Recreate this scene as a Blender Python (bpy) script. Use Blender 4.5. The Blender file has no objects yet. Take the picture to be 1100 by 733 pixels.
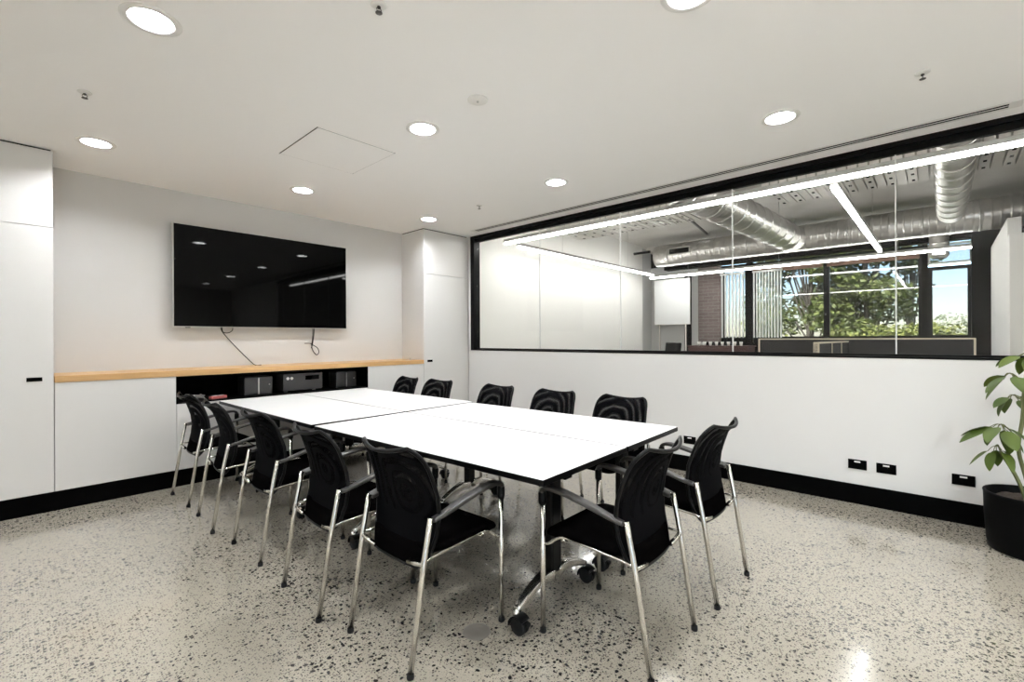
import bpy, bmesh, math, random
from mathutils import Vector, Matrix
R = random.Random(7)
SC = bpy.context.scene
COL = SC.collection
PI = math.pi

# ------------------------------------------------------------------ materials
def srgb(r, g, b):
    f = lambda c: (c / 255 / 12.92) if c / 255 <= .04045 else ((c / 255 + .055) / 1.055) ** 2.4
    return (f(r), f(g), f(b), 1)

def mat(name, col, rough=.5, metal=0., spec=.5, emit=None, estr=0.):
    m = bpy.data.materials.new(name); m.use_nodes = True
    b = m.node_tree.nodes['Principled BSDF']
    b.inputs['Base Color'].default_value = col if len(col) == 4 else (*col, 1)
    b.inputs['Roughness'].default_value = rough
    b.inputs['Metallic'].default_value = metal
    b.inputs['Specular IOR Level'].default_value = spec
    if emit:
        b.inputs['Emission Color'].default_value = (*emit, 1); b.inputs['Emission Strength'].default_value = estr
    return m

def nd(m, typ, **kw):
    n = m.node_tree.nodes.new(typ)
    for k, v in kw.items():
        if k in n.inputs: n.inputs[k].default_value = v
        else: setattr(n, k, v)
    return n

def lk(m, a, b): m.node_tree.links.new(a, b)

def mth(m, op, a, b=None, clamp=False):
    n = m.node_tree.nodes.new('ShaderNodeMath'); n.operation = op; n.use_clamp = clamp
    for i, v in enumerate((a, b)):
        if v is None: continue
        if isinstance(v, (int, float)): n.inputs[i].default_value = v
        else: lk(m, v, n.inputs[i])
    return n.outputs[0]

def mixc(m, fac, a, b):
    n = m.node_tree.nodes.new('ShaderNodeMix'); n.data_type = 'RGBA'
    if isinstance(fac, (int, float)): n.inputs[0].default_value = fac
    else: lk(m, fac, n.inputs[0])
    for i, v in ((6, a), (7, b)):
        if isinstance(v, tuple): n.inputs[i].default_value = v
        else: lk(m, v, n.inputs[i])
    return n.outputs[2]

def bsdf(m): return m.node_tree.nodes['Principled BSDF']

def objco(m): return nd(m, 'ShaderNodeTexCoord').outputs['Object']

def bump(m, height, strength, dist=.01):
    b = nd(m, 'ShaderNodeBump'); b.inputs['Strength'].default_value = strength; b.inputs['Distance'].default_value = dist
    lk(m, height, b.inputs['Height']); lk(m, b.outputs[0], bsdf(m).inputs['Normal'])

def noise(m, co, scale, detail=3., rough=.5):
    n = nd(m, 'ShaderNodeTexNoise'); n.inputs['Scale'].default_value = scale; n.inputs['Detail'].default_value = detail
    n.inputs['Roughness'].default_value = rough
    lk(m, co, n.inputs['Vector']); return n.outputs['Fac']

M = {}
M['wall'] = mat('white wall paint', (.735, .722, .700), .55, spec=.3)
bump(M['wall'], noise(M['wall'], objco(M['wall']), 180), .03, .002)
M['tv_wall'] = mat('toned-down wall paint', (.60, .59, .571), .6, spec=.3)  # wall paint darkened to offset the strong light on this wall
M['ceiling'] = mat('white ceiling paint', (.965, .957, .945), .8, spec=.2)
M['cabinet'] = mat('white satin cabinet', (.68, .669, .648), .38, spec=.4)
M['black'] = mat('matt black', (.0012, .0012, .0012), .5, spec=.03)
M['black_frame'] = mat('black powder coat', (.0018, .0018, .0018), .32, spec=.14)
M['chrome'] = mat('chrome', (.72, .70, .65), .16, 1.)
M['alu'] = mat('polished aluminium', (.72, .70, .66), .24, 1.)
M['plastic'] = mat('black plastic', (.003, .003, .003), .38, spec=.15)
M['arm'] = mat('dark grey arm pad', (.035, .033, .030), .35, spec=.6)
M['fabric'] = mat('black seat fabric', (.002, .0018, .0018), .9, spec=.0)
bump(M['fabric'], noise(M['fabric'], objco(M['fabric']), 900), .25, .002)
M['rubber'] = mat('black rubber', (.008, .008, .008), .7, spec=.2)
M['table'] = mat('white laminate', (.93, .925, .90), .22, spec=.5)
M['white_plastic'] = mat('white plastic', (.82, .81, .78), .35)
M['tv_edge'] = mat('silver bezel', (.62, .61, .59), .3, .9)
M['screen'] = mat('black screen glass', (.0004, .0004, .0004), .03, spec=.11)
M['steel'] = mat('brushed steel', (.55, .54, .52), .3, 1.)
M['lamp'] = mat('downlight diffuser', (1, 1, 1), .5, emit=(.93, .955, 1.), estr=275.)
M['tube'] = mat('linear lamp diffuser', (1, 1, 1), .5, emit=(1, .99, .97), estr=25.)
M['white_metal'] = mat('white enamel', (.78, .77, .74), .35)
M['dark_slot'] = mat('dark slot', (.001, .001, .001), .9, spec=.0)
M['grey_box'] = mat('dark grey equipment', (.028, .027, .027), .38, spec=.5)
M['red'] = mat('faded red plastic', (.42, .10, .09), .5)
M['pot'] = mat('black glazed pot', (.002, .002, .002), .5, spec=.05)
M['soil'] = mat('potting soil', (.045, .032, .022), .95)
bump(M['soil'], noise(M['soil'], objco(M['soil']), 60), 1., .02)
M['stem'] = mat('green brown stem', (.12, .13, .045), .6)
M['slab'] = mat('painted concrete', (.7, .68, .65), .8)
lk(M['slab'], mixc(M['slab'], noise(M['slab'], objco(M['slab']), 2.5, 6), (.55, .53, .50, 1), (.74, .72, .69, 1)), bsdf(M['slab']).inputs['Base Color'])
M['carpet'] = mat('pale office floor', (.52, .505, .47), .5)
M['grey_wall'] = mat('pale grey wall', (.55, .55, .54), .6)
M['office_white'] = mat('office wall paint', (.84, .83, .80), .6, spec=.3)
M['whiteboard'] = mat('whiteboard enamel', (.80, .81, .81), .15)
M['screen_fabric'] = mat('charcoal screen fabric', (.012, .011, .012), .9)
M['trim_wood'] = mat('pale timber edge', (.66, .58, .45), .45)
M['maroon'] = mat('dark maroon', (.07, .022, .018), .5)
M['blind_slat'] = mat('white blind slat', (.82, .82, .80), .5)
M['brown_blind'] = mat('brown blind fabric', (.22, .13, .095), .8)
M['paving'] = mat('added bounce paving', (.78, .78, .78), .8)
M['alu_matt'] = mat('anodised aluminium', (.42, .41, .39), .5, .6)
M['cap'] = mat('dull grey metal cap', (.17, .155, .13), .5, .1)
M['dark_steel'] = mat('dark steel', (.12, .115, .11), .4, .8)
M['bark'] = mat('grey bark', (.13, .11, .085), .9)
M['ground'] = mat('dry grass ground', (.26, .30, .10), .95)

# timber benchtop
m = mat('oak benchtop', (.5, .3, .13), .4); M['oak'] = m
co = objco(m); mp = nd(m, 'ShaderNodeMapping'); mp.inputs['Scale'].default_value = (1.2, 26, 26); lk(m, co, mp.inputs['Vector'])
n1 = noise(m, mp.outputs[0], 2.2, 5, .6)
lk(m, mixc(m, n1, (.40, .215, .075, 1), (.66, .43, .20, 1)), bsdf(m).inputs['Base Color'])

# polished concrete with exposed aggregate
m = mat('polished aggregate concrete', (.5, .48, .44), .1, spec=1.); M['floor'] = m
co = objco(m)
patch = noise(m, co, 1.3, 3)
patch2 = noise(m, co, 6.0, 4)
base = mixc(m, patch, (.300, .272, .216, 1), (.445, .408, .332, 1))
base = mixc(m, mth(m, 'MULTIPLY', patch2, .5), base, (.37, .338, .275, 1))
def specks(scale, thr, gain, seed):
    v = nd(m, 'ShaderNodeTexVoronoi'); v.voronoi_dimensions = '2D'; v.inputs['Scale'].default_value = scale
    mp = nd(m, 'ShaderNodeMapping'); mp.inputs['Location'].default_value = (seed, seed * 1.7, 0)
    wob = nd(m, 'ShaderNodeTexNoise'); wob.inputs['Scale'].default_value = scale * .5; wob.inputs['Detail'].default_value = 1
    lk(m, co, wob.inputs['Vector'])
    va = nd(m, 'ShaderNodeVectorMath'); va.operation = 'MULTIPLY_ADD'
    lk(m, wob.outputs['Color'], va.inputs[0]); va.inputs[1].default_value = (1.1 / scale,) * 3; lk(m, co, va.inputs[2])
    lk(m, va.outputs[0], mp.inputs['Vector']); lk(m, mp.outputs[0], v.inputs['Vector'])
    sp = nd(m, 'ShaderNodeSeparateColor'); lk(m, v.outputs['Color'], sp.inputs[0])
    # patchy density
    t = mth(m, 'ADD', mth(m, 'MULTIPLY', mth(m, 'SUBTRACT', patch, .5), -.9), thr)
    rad = mth(m, 'MULTIPLY', mth(m, 'SUBTRACT', sp.outputs[0], t), gain)
    rad = mth(m, 'MINIMUM', rad, .42)
    d = mth(m, 'SUBTRACT', rad, v.outputs['Distance'])
    return mth(m, 'MULTIPLY', d, 14., True), sp.outputs[1]
f3, c3 = specks(210, .22, .62, 1.3)
col = mixc(m, mth(m, 'MULTIPLY', f3, .75), base, mixc(m, c3, (.10, .085, .07, 1), (.30, .27, .23, 1)))
f2, c2 = specks(105, .38, .85, 5.1)
col = mixc(m, mth(m, 'MULTIPLY', f2, .92), col, mixc(m, c2, (.018, .016, .015, 1), (.16, .14, .12, 1)))
f1, c1 = specks(50, .64, 1.2, 9.7)
col = mixc(m, f1, col, mixc(m, c1, (.010, .010, .011, 1), (.045, .040, .038, 1)))
lk(m, col, bsdf(m).inputs['Base Color'])
lk(m, mth(m, 'ADD', mth(m, 'MULTIPLY', patch2, .08), .12), bsdf(m).inputs['Roughness'])
bsdf(m).inputs['Coat Weight'].default_value = .45; bsdf(m).inputs['Coat Roughness'].default_value = .045; bsdf(m).inputs['Coat IOR'].default_value = 1.6

# architectural glass: clear with an angle-dependent reflection
def glass(name, tint, refl):
    m = bpy.data.materials.new(name); m.use_nodes = True; nt = m.node_tree; nt.nodes.clear()
    out = nd(m, 'ShaderNodeOutputMaterial'); mix = nd(m, 'ShaderNodeMixShader')
    tr = nd(m, 'ShaderNodeBsdfTransparent'); tr.inputs[0].default_value = tint
    gl = nd(m, 'ShaderNodeBsdfGlossy'); gl.inputs['Roughness'].default_value = .0; gl.inputs['Color'].default_value = (1, 1, 1, 1)
    lw = nd(m, 'ShaderNodeLayerWeight'); lw.inputs['Blend'].default_value = .5
    f = mth(m, 'ADD', mth(m, 'MULTIPLY', mth(m, 'POWER', lw.outputs['Facing'], 5.), .5), refl, True)
    lk(m, f, mix.inputs[0]); lk(m, tr.outputs[0], mix.inputs[1]); lk(m, gl.outputs[0], mix.inputs[2]); lk(m, mix.outputs[0], out.inputs[0])
    return m
M['glass'] = glass('clear partition glass', (.985, .99, .985, 1), .022)
M['win_glass'] = glass('window glass', (.46, .465, .47, 1), .03)
m = bpy.data.materials.new('silicone joint'); m.use_nodes = True; M['joint'] = m
bsdf(m).inputs['Base Color'].default_value = (.85, .85, .83, 1); bsdf(m).inputs['Alpha'].default_value = .75; bsdf(m).inputs['Roughness'].default_value = .3

# chair back mesh: two layers of knit whose holes interfere in wavy bands
m = bpy.data.materials.new('black knit mesh'); m.use_nodes = True; M['mesh'] = m; nt = m.node_tree
b = bsdf(m); b.inputs['Base Color'].default_value = (.0025, .0025, .003, 1); b.inputs['Roughness'].default_value = .7; b.inputs['Specular IOR Level'].default_value = .02
co = objco(m)
w = nd(m, 'ShaderNodeTexWave'); w.wave_type = 'RINGS'; w.rings_direction = 'Y'; w.inputs['Scale'].default_value = 5.5; w.inputs['Distortion'].default_value = 3.2
w.inputs['Detail'].default_value = .6; w.inputs['Detail Scale'].default_value = 1.4
mp = nd(m, 'ShaderNodeMapping'); mp.inputs['Location'].default_value = (-.06, 0, -.66); lk(m, co, mp.inputs['Vector']); lk(m, mp.outputs[0], w.inputs['Vector'])
oi = nd(m, 'ShaderNodeObjectInfo'); ph = mth(m, 'MULTIPLY', oi.outputs['Random'], 12.); lk(m, ph, w.inputs['Phase Offset'])
sep = nd(m, 'ShaderNodeSeparateXYZ'); lk(m, co, sep.inputs[0])
hgt = mth(m, 'MULTIPLY', mth(m, 'SUBTRACT', sep.outputs[2], .55), 6., True)
op = mth(m, 'MULTIPLY', mth(m, 'MULTIPLY', mth(m, 'POWER', w.outputs['Fac'], 2.8), .34), hgt)
out = nt.nodes['Material Output']; mx = nd(m, 'ShaderNodeMixShader'); tr = nd(m, 'ShaderNodeBsdfTransparent')
lk(m, mth(m, 'ADD', op, .004), mx.inputs[0]); lk(m, b.outputs[0], mx.inputs[1]); lk(m, tr.outputs[0], mx.inputs[2]); lk(m, mx.outputs[0], out.inputs[0])

# spiral duct metal
m = mat('galvanised spiral duct', (.60, .585, .56), .34, .95); M['duct'] = m
co = objco(m); w = nd(m, 'ShaderNodeTexWave'); w.bands_direction = 'Z'; w.inputs['Scale'].default_value = 3.2; lk(m, co, w.inputs['Vector'])
bump(m, mth(m, 'POWER', w.outputs['Fac'], 8.), .5, .01)
lk(m, mixc(m, noise(m, co, 9, 4), (.42, .405, .385, 1), (.66, .645, .62, 1)), bsdf(m).inputs['Base Color'])
# brick
m = mat('dull red brick', (.3, .2, .18), .85); M['brick'] = m
br = nd(m, 'ShaderNodeTexBrick'); br.inputs['Scale'].default_value = 1.; br.inputs['Brick Width'].default_value = .23; br.inputs['Row Height'].default_value = .076
br.inputs['Mortar Size'].default_value = .006
br.inputs['Color1'].default_value = (.15, .115, .105, 1); br.inputs['Color2'].default_value = (.19, .15, .14, 1); br.inputs['Mortar'].default_value = (.24, .22, .21, 1)
sx = nd(m, 'ShaderNodeSeparateXYZ'); cx = nd(m, 'ShaderNodeCombineXYZ'); lk(m, objco(m), sx.inputs[0]); lk(m, sx.outputs[1], cx.inputs[0]); lk(m, sx.outputs[2], cx.inputs[1]); lk(m, cx.outputs[0], br.inputs['Vector'])
lk(m, br.outputs['Color'], bsdf(m).inputs['Base Color'])
# ribbed deck with dark punched slots
m = mat('ribbed metal deck', (.5, .485, .46), .55); M['deck'] = m
# leaves
def leafmat(name, a, b, rough=.45, sub=.0):
    m = mat(name, a, rough, spec=.35)
    oi = nd(m, 'ShaderNodeNewGeometry')
    lk(m, mixc(m, oi.outputs['Random Per Island'], (*a, 1), (*b, 1)), bsdf(m).inputs['Base Color'])
    return m
M['leaf'] = leafmat('potted plant leaf', (.045, .078, .007), (.105, .145, .018), .5)
M['leaf_dark'] = leafmat('tree leaf olive', (.05, .085, .02), (.30, .33, .10))
M['leaf_yellow'] = leafmat('shrub leaf yellow green', (.16, .20, .04), (.42, .43, .12))
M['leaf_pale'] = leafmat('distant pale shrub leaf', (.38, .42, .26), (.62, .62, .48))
M['leaf_grey'] = leafmat('slender tree leaf', (.05, .07, .03), (.20, .22, .10))

# ------------------------------------------------------------------ geometry helpers
def box(bm, x0, x1, y0, y1, z0, z1, bev=0., seg=2, mi=0):
    g = bmesh.ops.create_cube(bm, size=1.)
    vs = g['verts']
    for v in vs:
        v.co = Vector(((x0 + x1) / 2 + v.co.x * (x1 - x0), (y0 + y1) / 2 + v.co.y * (y1 - y0), (z0 + z1) / 2 + v.co.z * (z1 - z0)))
    fs = set(f for v in vs for f in v.link_faces)
    for f in fs: f.material_index = mi
    if bev > 0:
        es = list(set(e for v in vs for e in v.link_edges))
        bmesh.ops.bevel(bm, geom=es, offset=bev, segments=seg, affect='EDGES', profile=.5)
    return bm

def catmull(pts, n=6):
    P = [Vector(p) for p in pts]
    if len(P) < 3: return P
    Q = [P[0] * 2 - P[1]] + P + [P[-1] * 2 - P[-2]]
    out = []
    for i in range(1, len(Q) - 2):
        a, b, c, d = Q[i - 1:i + 3]
        for k in range(n):
            t = k / n
            out.append(.5 * ((2 * b) + (c - a) * t + (2 * a - 5 * b + 4 * c - d) * t * t + (3 * b - a - 3 * c + d) * t ** 3))
    out.append(P[-1]); return out

def sweep(bm, pts, prof, up=(0, 0, 1), cap=True, mi=0, closed=False):
    """carry the closed 2-D profile (list of (side, up)) along pts; prof may be a function of 0..1"""
    P = [Vector(p) for p in pts]; n = len(P); rings = []
    U = Vector(up)
    for i, p in enumerate(P):
        if closed: t = (P[(i + 1) % n] - P[i - 1])
        else: t = (P[min(i + 1, n - 1)] - P[max(i - 1, 0)])
        t.normalize()
        s = t.cross(U)
        if s.length < 1e-3: s = t.cross(Vector((1, 0, 0)) if abs(t.x) < .9 else Vector((0, 1, 0)))
        s.normalize(); u = s.cross(t); u.normalize()
        pr = prof(i / max(1, n - 1)) if callable(prof) else prof
        rings.append([bm.verts.new(p + s * a + u * b) for a, b in pr])
    k = len(rings[0]); m_ = n if closed else n - 1
    for i in range(m_):
        A, B = rings[i], rings[(i + 1) % n]
        for j in range(k):
            f = bm.faces.new((A[j], A[(j + 1) % k], B[(j + 1) % k], B[j])); f.material_index = mi; f.smooth = True
    if cap and not closed:
        for r_, fl in ((rings[0], False), (rings[-1], True)):
            f = bm.faces.new(r_ if fl else list(reversed(r_))); f.material_index = mi
    return bm

def circ(r, n=12): return [(r * math.cos(2 * PI * i / n), r * math.sin(2 * PI * i / n)) for i in range(n)]
def rrect(w, h, r=None, n=3):
    r = min(w, h) * .45 if r is None else r
    out = []
    for cx, cy, a in ((w / 2 - r, h / 2 - r, 0), (-w / 2 + r, h / 2 - r, PI / 2), (-w / 2 + r, -h / 2 + r, PI), (w / 2 - r, -h / 2 + r, 1.5 * PI)):
        for i in range(n + 1):
            t = a + PI / 2 * i / n; out.append((cx + r * math.cos(t), cy + r * math.sin(t)))
    return out

def tube(bm, pts, r, n=12, smooth=0, mi=0, up=(0, 0, 1)):
    P = catmull(pts, smooth) if smooth else pts
    d = (Vector(P[-1]) - Vector(P[0])).normalized()
    if abs(d.dot(Vector(up))) > .95: up = (0, 1, 0)
    return sweep(bm, P, circ(r, n), up, mi=mi)

def lathe(bm, prof, c=(0, 0, 0), n=24, mi=0, axis='Z'):
    """profile of (radius, height); radius 0 closes"""
    c = Vector(c); rings = []
    def pos(r, h, t):
        a, b = r * math.cos(t), r * math.sin(t)
        v = {'Z': (a, b, h), 'X': (h, a, b), 'Y': (b, h, a)}[axis]
        return c + Vector(v)
    for r, h in prof:
        if r < 1e-6: rings.append([bm.verts.new(pos(0, h, 0))])
        else: rings.append([bm.verts.new(pos(r, h, 2 * PI * i / n)) for i in range(n)])
    for A, B in zip(rings, rings[1:]):
        for j in range(n):
            k = (j + 1) % n
            if len(A) == 1 and len(B) == 1: continue
            if len(A) == 1: f = bm.faces.new((A[0], B[k], B[j]))
            elif len(B) == 1: f = bm.faces.new((A[j], A[k], B[0]))
            else: f = bm.faces.new((A[j], A[k], B[k], B[j]))
            f.material_index = mi; f.smooth = True
    return bm

def loft(bm, rings, cap=True, mi=0):
    V = [[bm.verts.new(p) for p in r] for r in rings]
    k = len(V[0])
    for A, B in zip(V, V[1:]):
        for j in range(k):
            f = bm.faces.new((A[j], A[(j + 1) % k], B[(j + 1) % k], B[j])); f.smooth = True; f.material_index = mi
    if cap:
        bm.faces.new(list(reversed(V[0]))).material_index = mi; bm.faces.new(V[-1]).material_index = mi
    return bm

def obj(name, bm, mats, parent=None, loc=None, smooth_angle=None, **props):
    bmesh.ops.recalc_face_normals(bm, faces=bm.faces)
    me = bpy.data.meshes.new(name); bm.to_mesh(me); bm.free()
    for m_ in (mats if isinstance(mats, (list, tuple)) else [mats]): me.materials.append(M[m_])
    o = bpy.data.objects.new(name, me); COL.objects.link(o)
    if parent: o.parent = parent
    if loc: o.location = loc
    for k, v in props.items(): o[k] = v
    return o

def NB(): return bmesh.new()
def bx(*a, **k): return box(NB(), *a, **k)

def thing(name, label, cat, loc=(0, 0, 0), rz=0., group=None):
    o = bpy.data.objects.new(name, None); COL.objects.link(o); o.empty_display_size = .1
    o.location = loc; o.rotation_euler = (0, 0, rz); o['label'] = label; o['category'] = cat
    if group: o['group'] = group
    return o

def tag(o, label, cat, group=None, kind=None):
    o['label'] = label; o['category'] = cat
    if group: o['group'] = group
    if kind: o['kind'] = kind
    return o

def struct(name, bm, mats, parent=None, label=None, cat=None, loc=None):
    o = obj(name, bm, mats, parent, loc)
    if not parent:
        o['kind'] = 'structure'; o['label'] = label; o['category'] = cat or 'structure'
    return o

def dup(root, loc, rz, label, group=None):
    r = root.copy(); COL.objects.link(r); r.location = loc; r.rotation_euler = (0, 0, rz); r['label'] = label
    if group: r['group'] = group
    for ch in list(root.children):
        c = ch.copy(); COL.objects.link(c); c.parent = r
        for g in ch.children:
            d = g.copy(); COL.objects.link(d); d.parent = c
    return r

# ------------------------------------------------------------------ dimensions (metres; camera stands at 0,0)
XW, YC, YW, ZC = 4.501, 4.980, 5.48, 2.759
XL, YF = -1.75, -4.55          # the walls behind and left of the camera
X2, Y2, Z2 = 11.2, 5.32, 3.52   # office beyond the glass
SILL = 1.139

# ------------------------------------------------------------------ room shell
struct('floor', bx(XL, XW, YF, YW, -.12, 0), 'floor', label='polished aggregate concrete floor with dark stone specks', cat='floor')
cb = bx(XL - .12, XW, YF - .12, YW + .12, ZC, ZC + .12)
ceil_ob = struct('ceiling', cb, 'ceiling', label='flat white plaster ceiling over the meeting room', cat='ceiling')
DX, DY = (.452, 1.962, 3.482), (.78, 2.64, 4.573)
DL_OFF = [(DX[0], DY[0]), (-1.05, DY[0]), (-1.05, DY[1]), (-1.05, DY[2]), (-1.05, -1.15), (DX[0], -1.15), (DX[1], -1.15), (DX[2], -1.15), (-1.05, -3.1), (DX[0], -3.1), (DX[1], -3.1), (DX[2], -3.1)]
cut = NB()
for x, y in [(a, b_) for a in DX for b_ in DY if (a, b_) != (DX[0], DY[0])] + DL_OFF:
    lathe(cut, [(0, -.02), (.0875, -.02), (.0875, .07), (0, .07)], (x, y, ZC), n=40)
cut_ob = obj('cutter', cut, 'ceiling')
md = ceil_ob.modifiers.new('holes', 'BOOLEAN'); md.operation = 'DIFFERENCE'; md.object = cut_ob; md.solver = 'EXACT'
dg = bpy.context.evaluated_depsgraph_get(); me_new = bpy.data.meshes.new_from_object(ceil_ob.evaluated_get(dg))
ceil_ob.modifiers.clear(); ceil_ob.data = me_new; bpy.data.objects.remove(cut_ob)
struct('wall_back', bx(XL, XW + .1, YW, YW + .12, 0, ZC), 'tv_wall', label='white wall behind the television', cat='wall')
w = NB(); box(w, XW, XW + .1, -1.25, YW, 0, SILL); box(w, XW, XW + .1, YF - .12, -1.25, 0, ZC); box(w, XW, XW + .1, 4.945, YW, SILL, ZC)
struct('wall_right', w, 'wall', label='white low wall under the long glazed opening', cat='wall')
struct('wall_right_bulkhead', bx(XW, XW + .1, YF - .12, YW + .12, ZC, Z2), 'office_white', label='white bulkhead wall above the glazing', cat='wall')
w = NB(); box(w, XL - .12, XL, -1.08, YW, 0, ZC); box(w, XL - .12, XL, YF - .12, -1.08, 2.62, ZC)
struct('wall_left', w, 'wall', label='white wall on the side behind the camera', cat='wall')
struct('wall_front', bx(XL - .12, XW, YF - .12, YF, 0, ZC), 'wall', label='white wall behind the camera', cat='wall')
struct('baseboard_right', bx(XW - .014, XW - .0005, YF, YC - .002, 0, .15), 'black', label='tall black skirting along the low white wall', cat='skirting')
struct('baseboard_back', bx(XL, XW - .016, YC + .012, YC + .03, 0, .143), 'black', label='black kickboard under the white cabinets', cat='skirting')

# interior glazing
gw = struct('window_1', bx(XW - .006, XW + .106, 4.865, 4.944, SILL, ZC, bev=.003), 'black_frame', label='long black framed frameless-jointed glass partition window', cat='window')
obj('window_frame', bx(XW - .006, XW + .106, -1.25, 4.865, 2.722, ZC, bev=.002), 'black_frame', gw)
obj('window_frame', bx(XW + .03, XW + .075, -1.25, 4.865, 2.674, 2.722, bev=.002), 'black_frame', gw)
obj('window_sill', bx(XW - .006, XW + .106, -1.25, 4.865, SILL, SILL + .016, bev=.002), 'black_frame', gw)
obj('glazing_channel', bx(XW + .036, XW + .07, -1.25, 4.865, SILL + .016, SILL + .032), 'black_frame', gw)
js = [4.865, 3.714, 2.576, 1.416, .249, -.92, -1.25]
for a, b_ in zip(js, js[1:]):
    obj('pane', bx(XW + .046, XW + .058, b_ + .004, a - .004, SILL + .032, 2.674), 'glass', gw)
for y in js[1:-1]:
    obj('glass_joint', bx(XW + .044, XW + .06, y - .004, y + .004, SILL + .032, 2.674), 'joint', gw)

# glazed wall added for fill light, to the terrace, beside and behind the camera
b = NB(); gx0, gx1 = XL - .09, XL - .03
for y in (YF + .03, -3.39, -2.25, -1.11): box(b, gx0, gx1, y - .03, y + .03, 0, 2.62)
box(b, gx0, gx1, YF + .06, -1.14, 2.56, 2.62); box(b, gx0, gx1, YF + .06, -1.14, 0, .05)
tw = struct('added_window_7', b, 'black_frame', label='added black framed full height glazing for fill light, to the terrace behind the camera', cat='window')  # unseen glazing, added to let daylight fill the room
for a, b_ in ((YF + .06, -3.42), (-3.36, -2.28), (-2.22, -1.14)): obj('pane', bx(XL - .066, XL - .058, a, b_, .05, 2.56), 'glass', tw)
struct('added_terrace', bx(-20, XL - .13, -16, 10, -.25, -.03), 'paving', label='added pale paved terrace outside beside the camera', cat='added_terrace')  # unseen paving, added to bounce sunlight up to the ceiling
struct('added_canopy', bx(XL - 3.2, XL - .13, -8, 4, 2.72, 2.84), 'wall', label='added flat canopy blocking sun and sky over the terrace beside the camera', cat='canopy')  # unseen canopy, added to keep direct sun and sky off the glazing

# ceiling fittings
def slot_diffuser():
    t = thing('slot_diffuser', 'long white linear slot air diffuser in the ceiling beside the glazing', 'air diffuser', (4.29, 2.14, ZC - .0008))
    b = NB(); y0, y1 = -2.46, 2.46
    box(b, -.060, -.034, y0, y1, -.0035, 0); box(b, .034, .060, y0, y1, -.0035, 0); box(b, -.004, .004, y0, y1, -.004, 0)
    box(b, -.056, .056, y0 - .06, y0, -.004, 0); box(b, -.056, .056, y1, y1 + .06, -.004, 0)
    obj('flange', b, 'white_metal', t)
    for s in (-1, 1): obj('slot', bx(s * .019 - .0145, s * .019 + .0145, y0, y1, -.0015, -.0003), 'dark_slot', t)
slot_diffuser()

def downlight(x, y, label, grp='round recessed ceiling downlights'):
    t = thing('downlight', label, 'downlight', (x, y, ZC), 0, grp)
    b = NB(); lathe(b, [(.0865, .064), (.083, .062), (.083, -.002), (.088, -.007), (.108, -.006), (.116, -.002), (.117, 0)], n=40)
    obj('trim_ring', b, 'white_metal', t)
    b = NB(); lathe(b, [(0, .048), (.0828, .048), (.0828, .058), (0, .058)], n=40); obj('diffuser', b, 'lamp', t)
    return t
dl = downlight(DX[0], DY[1], 'largest round downlight, over the floor left of the table near the top of the view')
def dlx(x, y, l, g=None): dup(dl, (x, y, ZC), 0, l, g)
dlx(DX[1], DY[1], 'round downlight above the middle of the table beside the faint ceiling hatch')
dlx(DX[2], DY[1], 'round downlight between the smoke detector and the far end of the slot diffuser')
dlx(DX[0], DY[2], 'round downlight just in front of the left tall cabinet')
dlx(DX[1], DY[2], 'round downlight directly above the television')
dlx(DX[2], DY[2], 'round downlight just in front of the narrow right tall cabinet')
dlx(DX[2], DY[0], 'round downlight close to the near end of the slot diffuser by the glazing')
dlx(DX[1], DY[0], 'round downlight cut by the top edge of the view above the near table end')
for x, y in DL_OFF:
    dlx(x, y, 'round recessed downlight outside the view, behind or beside the camera', 'downlights outside the view')

def sprinkler(x, y, label):
    t = thing('fire_sprinkler', label, 'sprinkler', (x, y, ZC), 0, 'ceiling fire sprinklers')
    b = NB(); lathe(b, [(0, 0), (.034, 0), (.034, -.003), (.026, -.008), (.012, -.010), (0, -.010)], n=24); obj('rose', b, 'white_metal', t)
    b = NB(); lathe(b, [(0, -.010), (.008, -.010), (.008, -.016), (.006, -.018), (0, -.018)], n=12)
    for s in (-1, 1): tube(b, [(s * .007, 0, -.016), (s * .012, 0, -.022), (s * .009, 0, -.029), (0, 0, -.033)], .0022, 6)
    obj('nozzle', b, 'dark_steel', t)
    b = NB(); lathe(b, [(0, -.032), (.006, -.032), (.015, -.035), (.015, -.037), (0, -.037)], n=14); obj('deflector', b, 'dark_steel', t)
sprinkler(.316, 3.688, 'small steel sprinkler in the ceiling near the left tall cabinet')
sprinkler(3.43, .07, 'small steel sprinkler in the ceiling beside the near end of the slot diffuser')
sprinkler(1.104, 1.796, 'steel sprinkler at the very top edge of the view')
sprinkler(3.51, 3.709, 'tiny sprinkler in the ceiling between the two farthest right downlights')
t = thing('smoke_detector', 'flat white round smoke detector on the ceiling above the table', 'smoke detector', (1.949, 2.071, ZC))
b = NB(); lathe(b, [(0, 0), (.062, 0), (.062, -.006), (.056, -.010), (.02, -.012), (0, -.012)], n=36); obj('cover', b, 'white_metal', t)
b = NB(); lathe(b, [(0, -.012), (.007, -.012), (.006, -.020), (0, -.021)], n=10); obj('sensor', b, 'steel', t)
t = thing('access_hatch', 'square flush access hatch in the ceiling with thin shadow gap', 'hatch', (1.76, 3.47, ZC))
obj('hatch_panel', bx(-.305, .305, -.325, .325, -.002, 0), 'ceiling', t)
b = NB(); box(b, -.312, -.305, -.332, .332, -.0012, 0); box(b, .305, .308, -.332, .332, -.0008, 0); box(b, -.312, .312, .325, .329, -.0008, 0); box(b, -.312, .312, -.328, -.325, -.0008, 0)
obj('shadow_gap', b, 'dark_slot', t)

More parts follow.
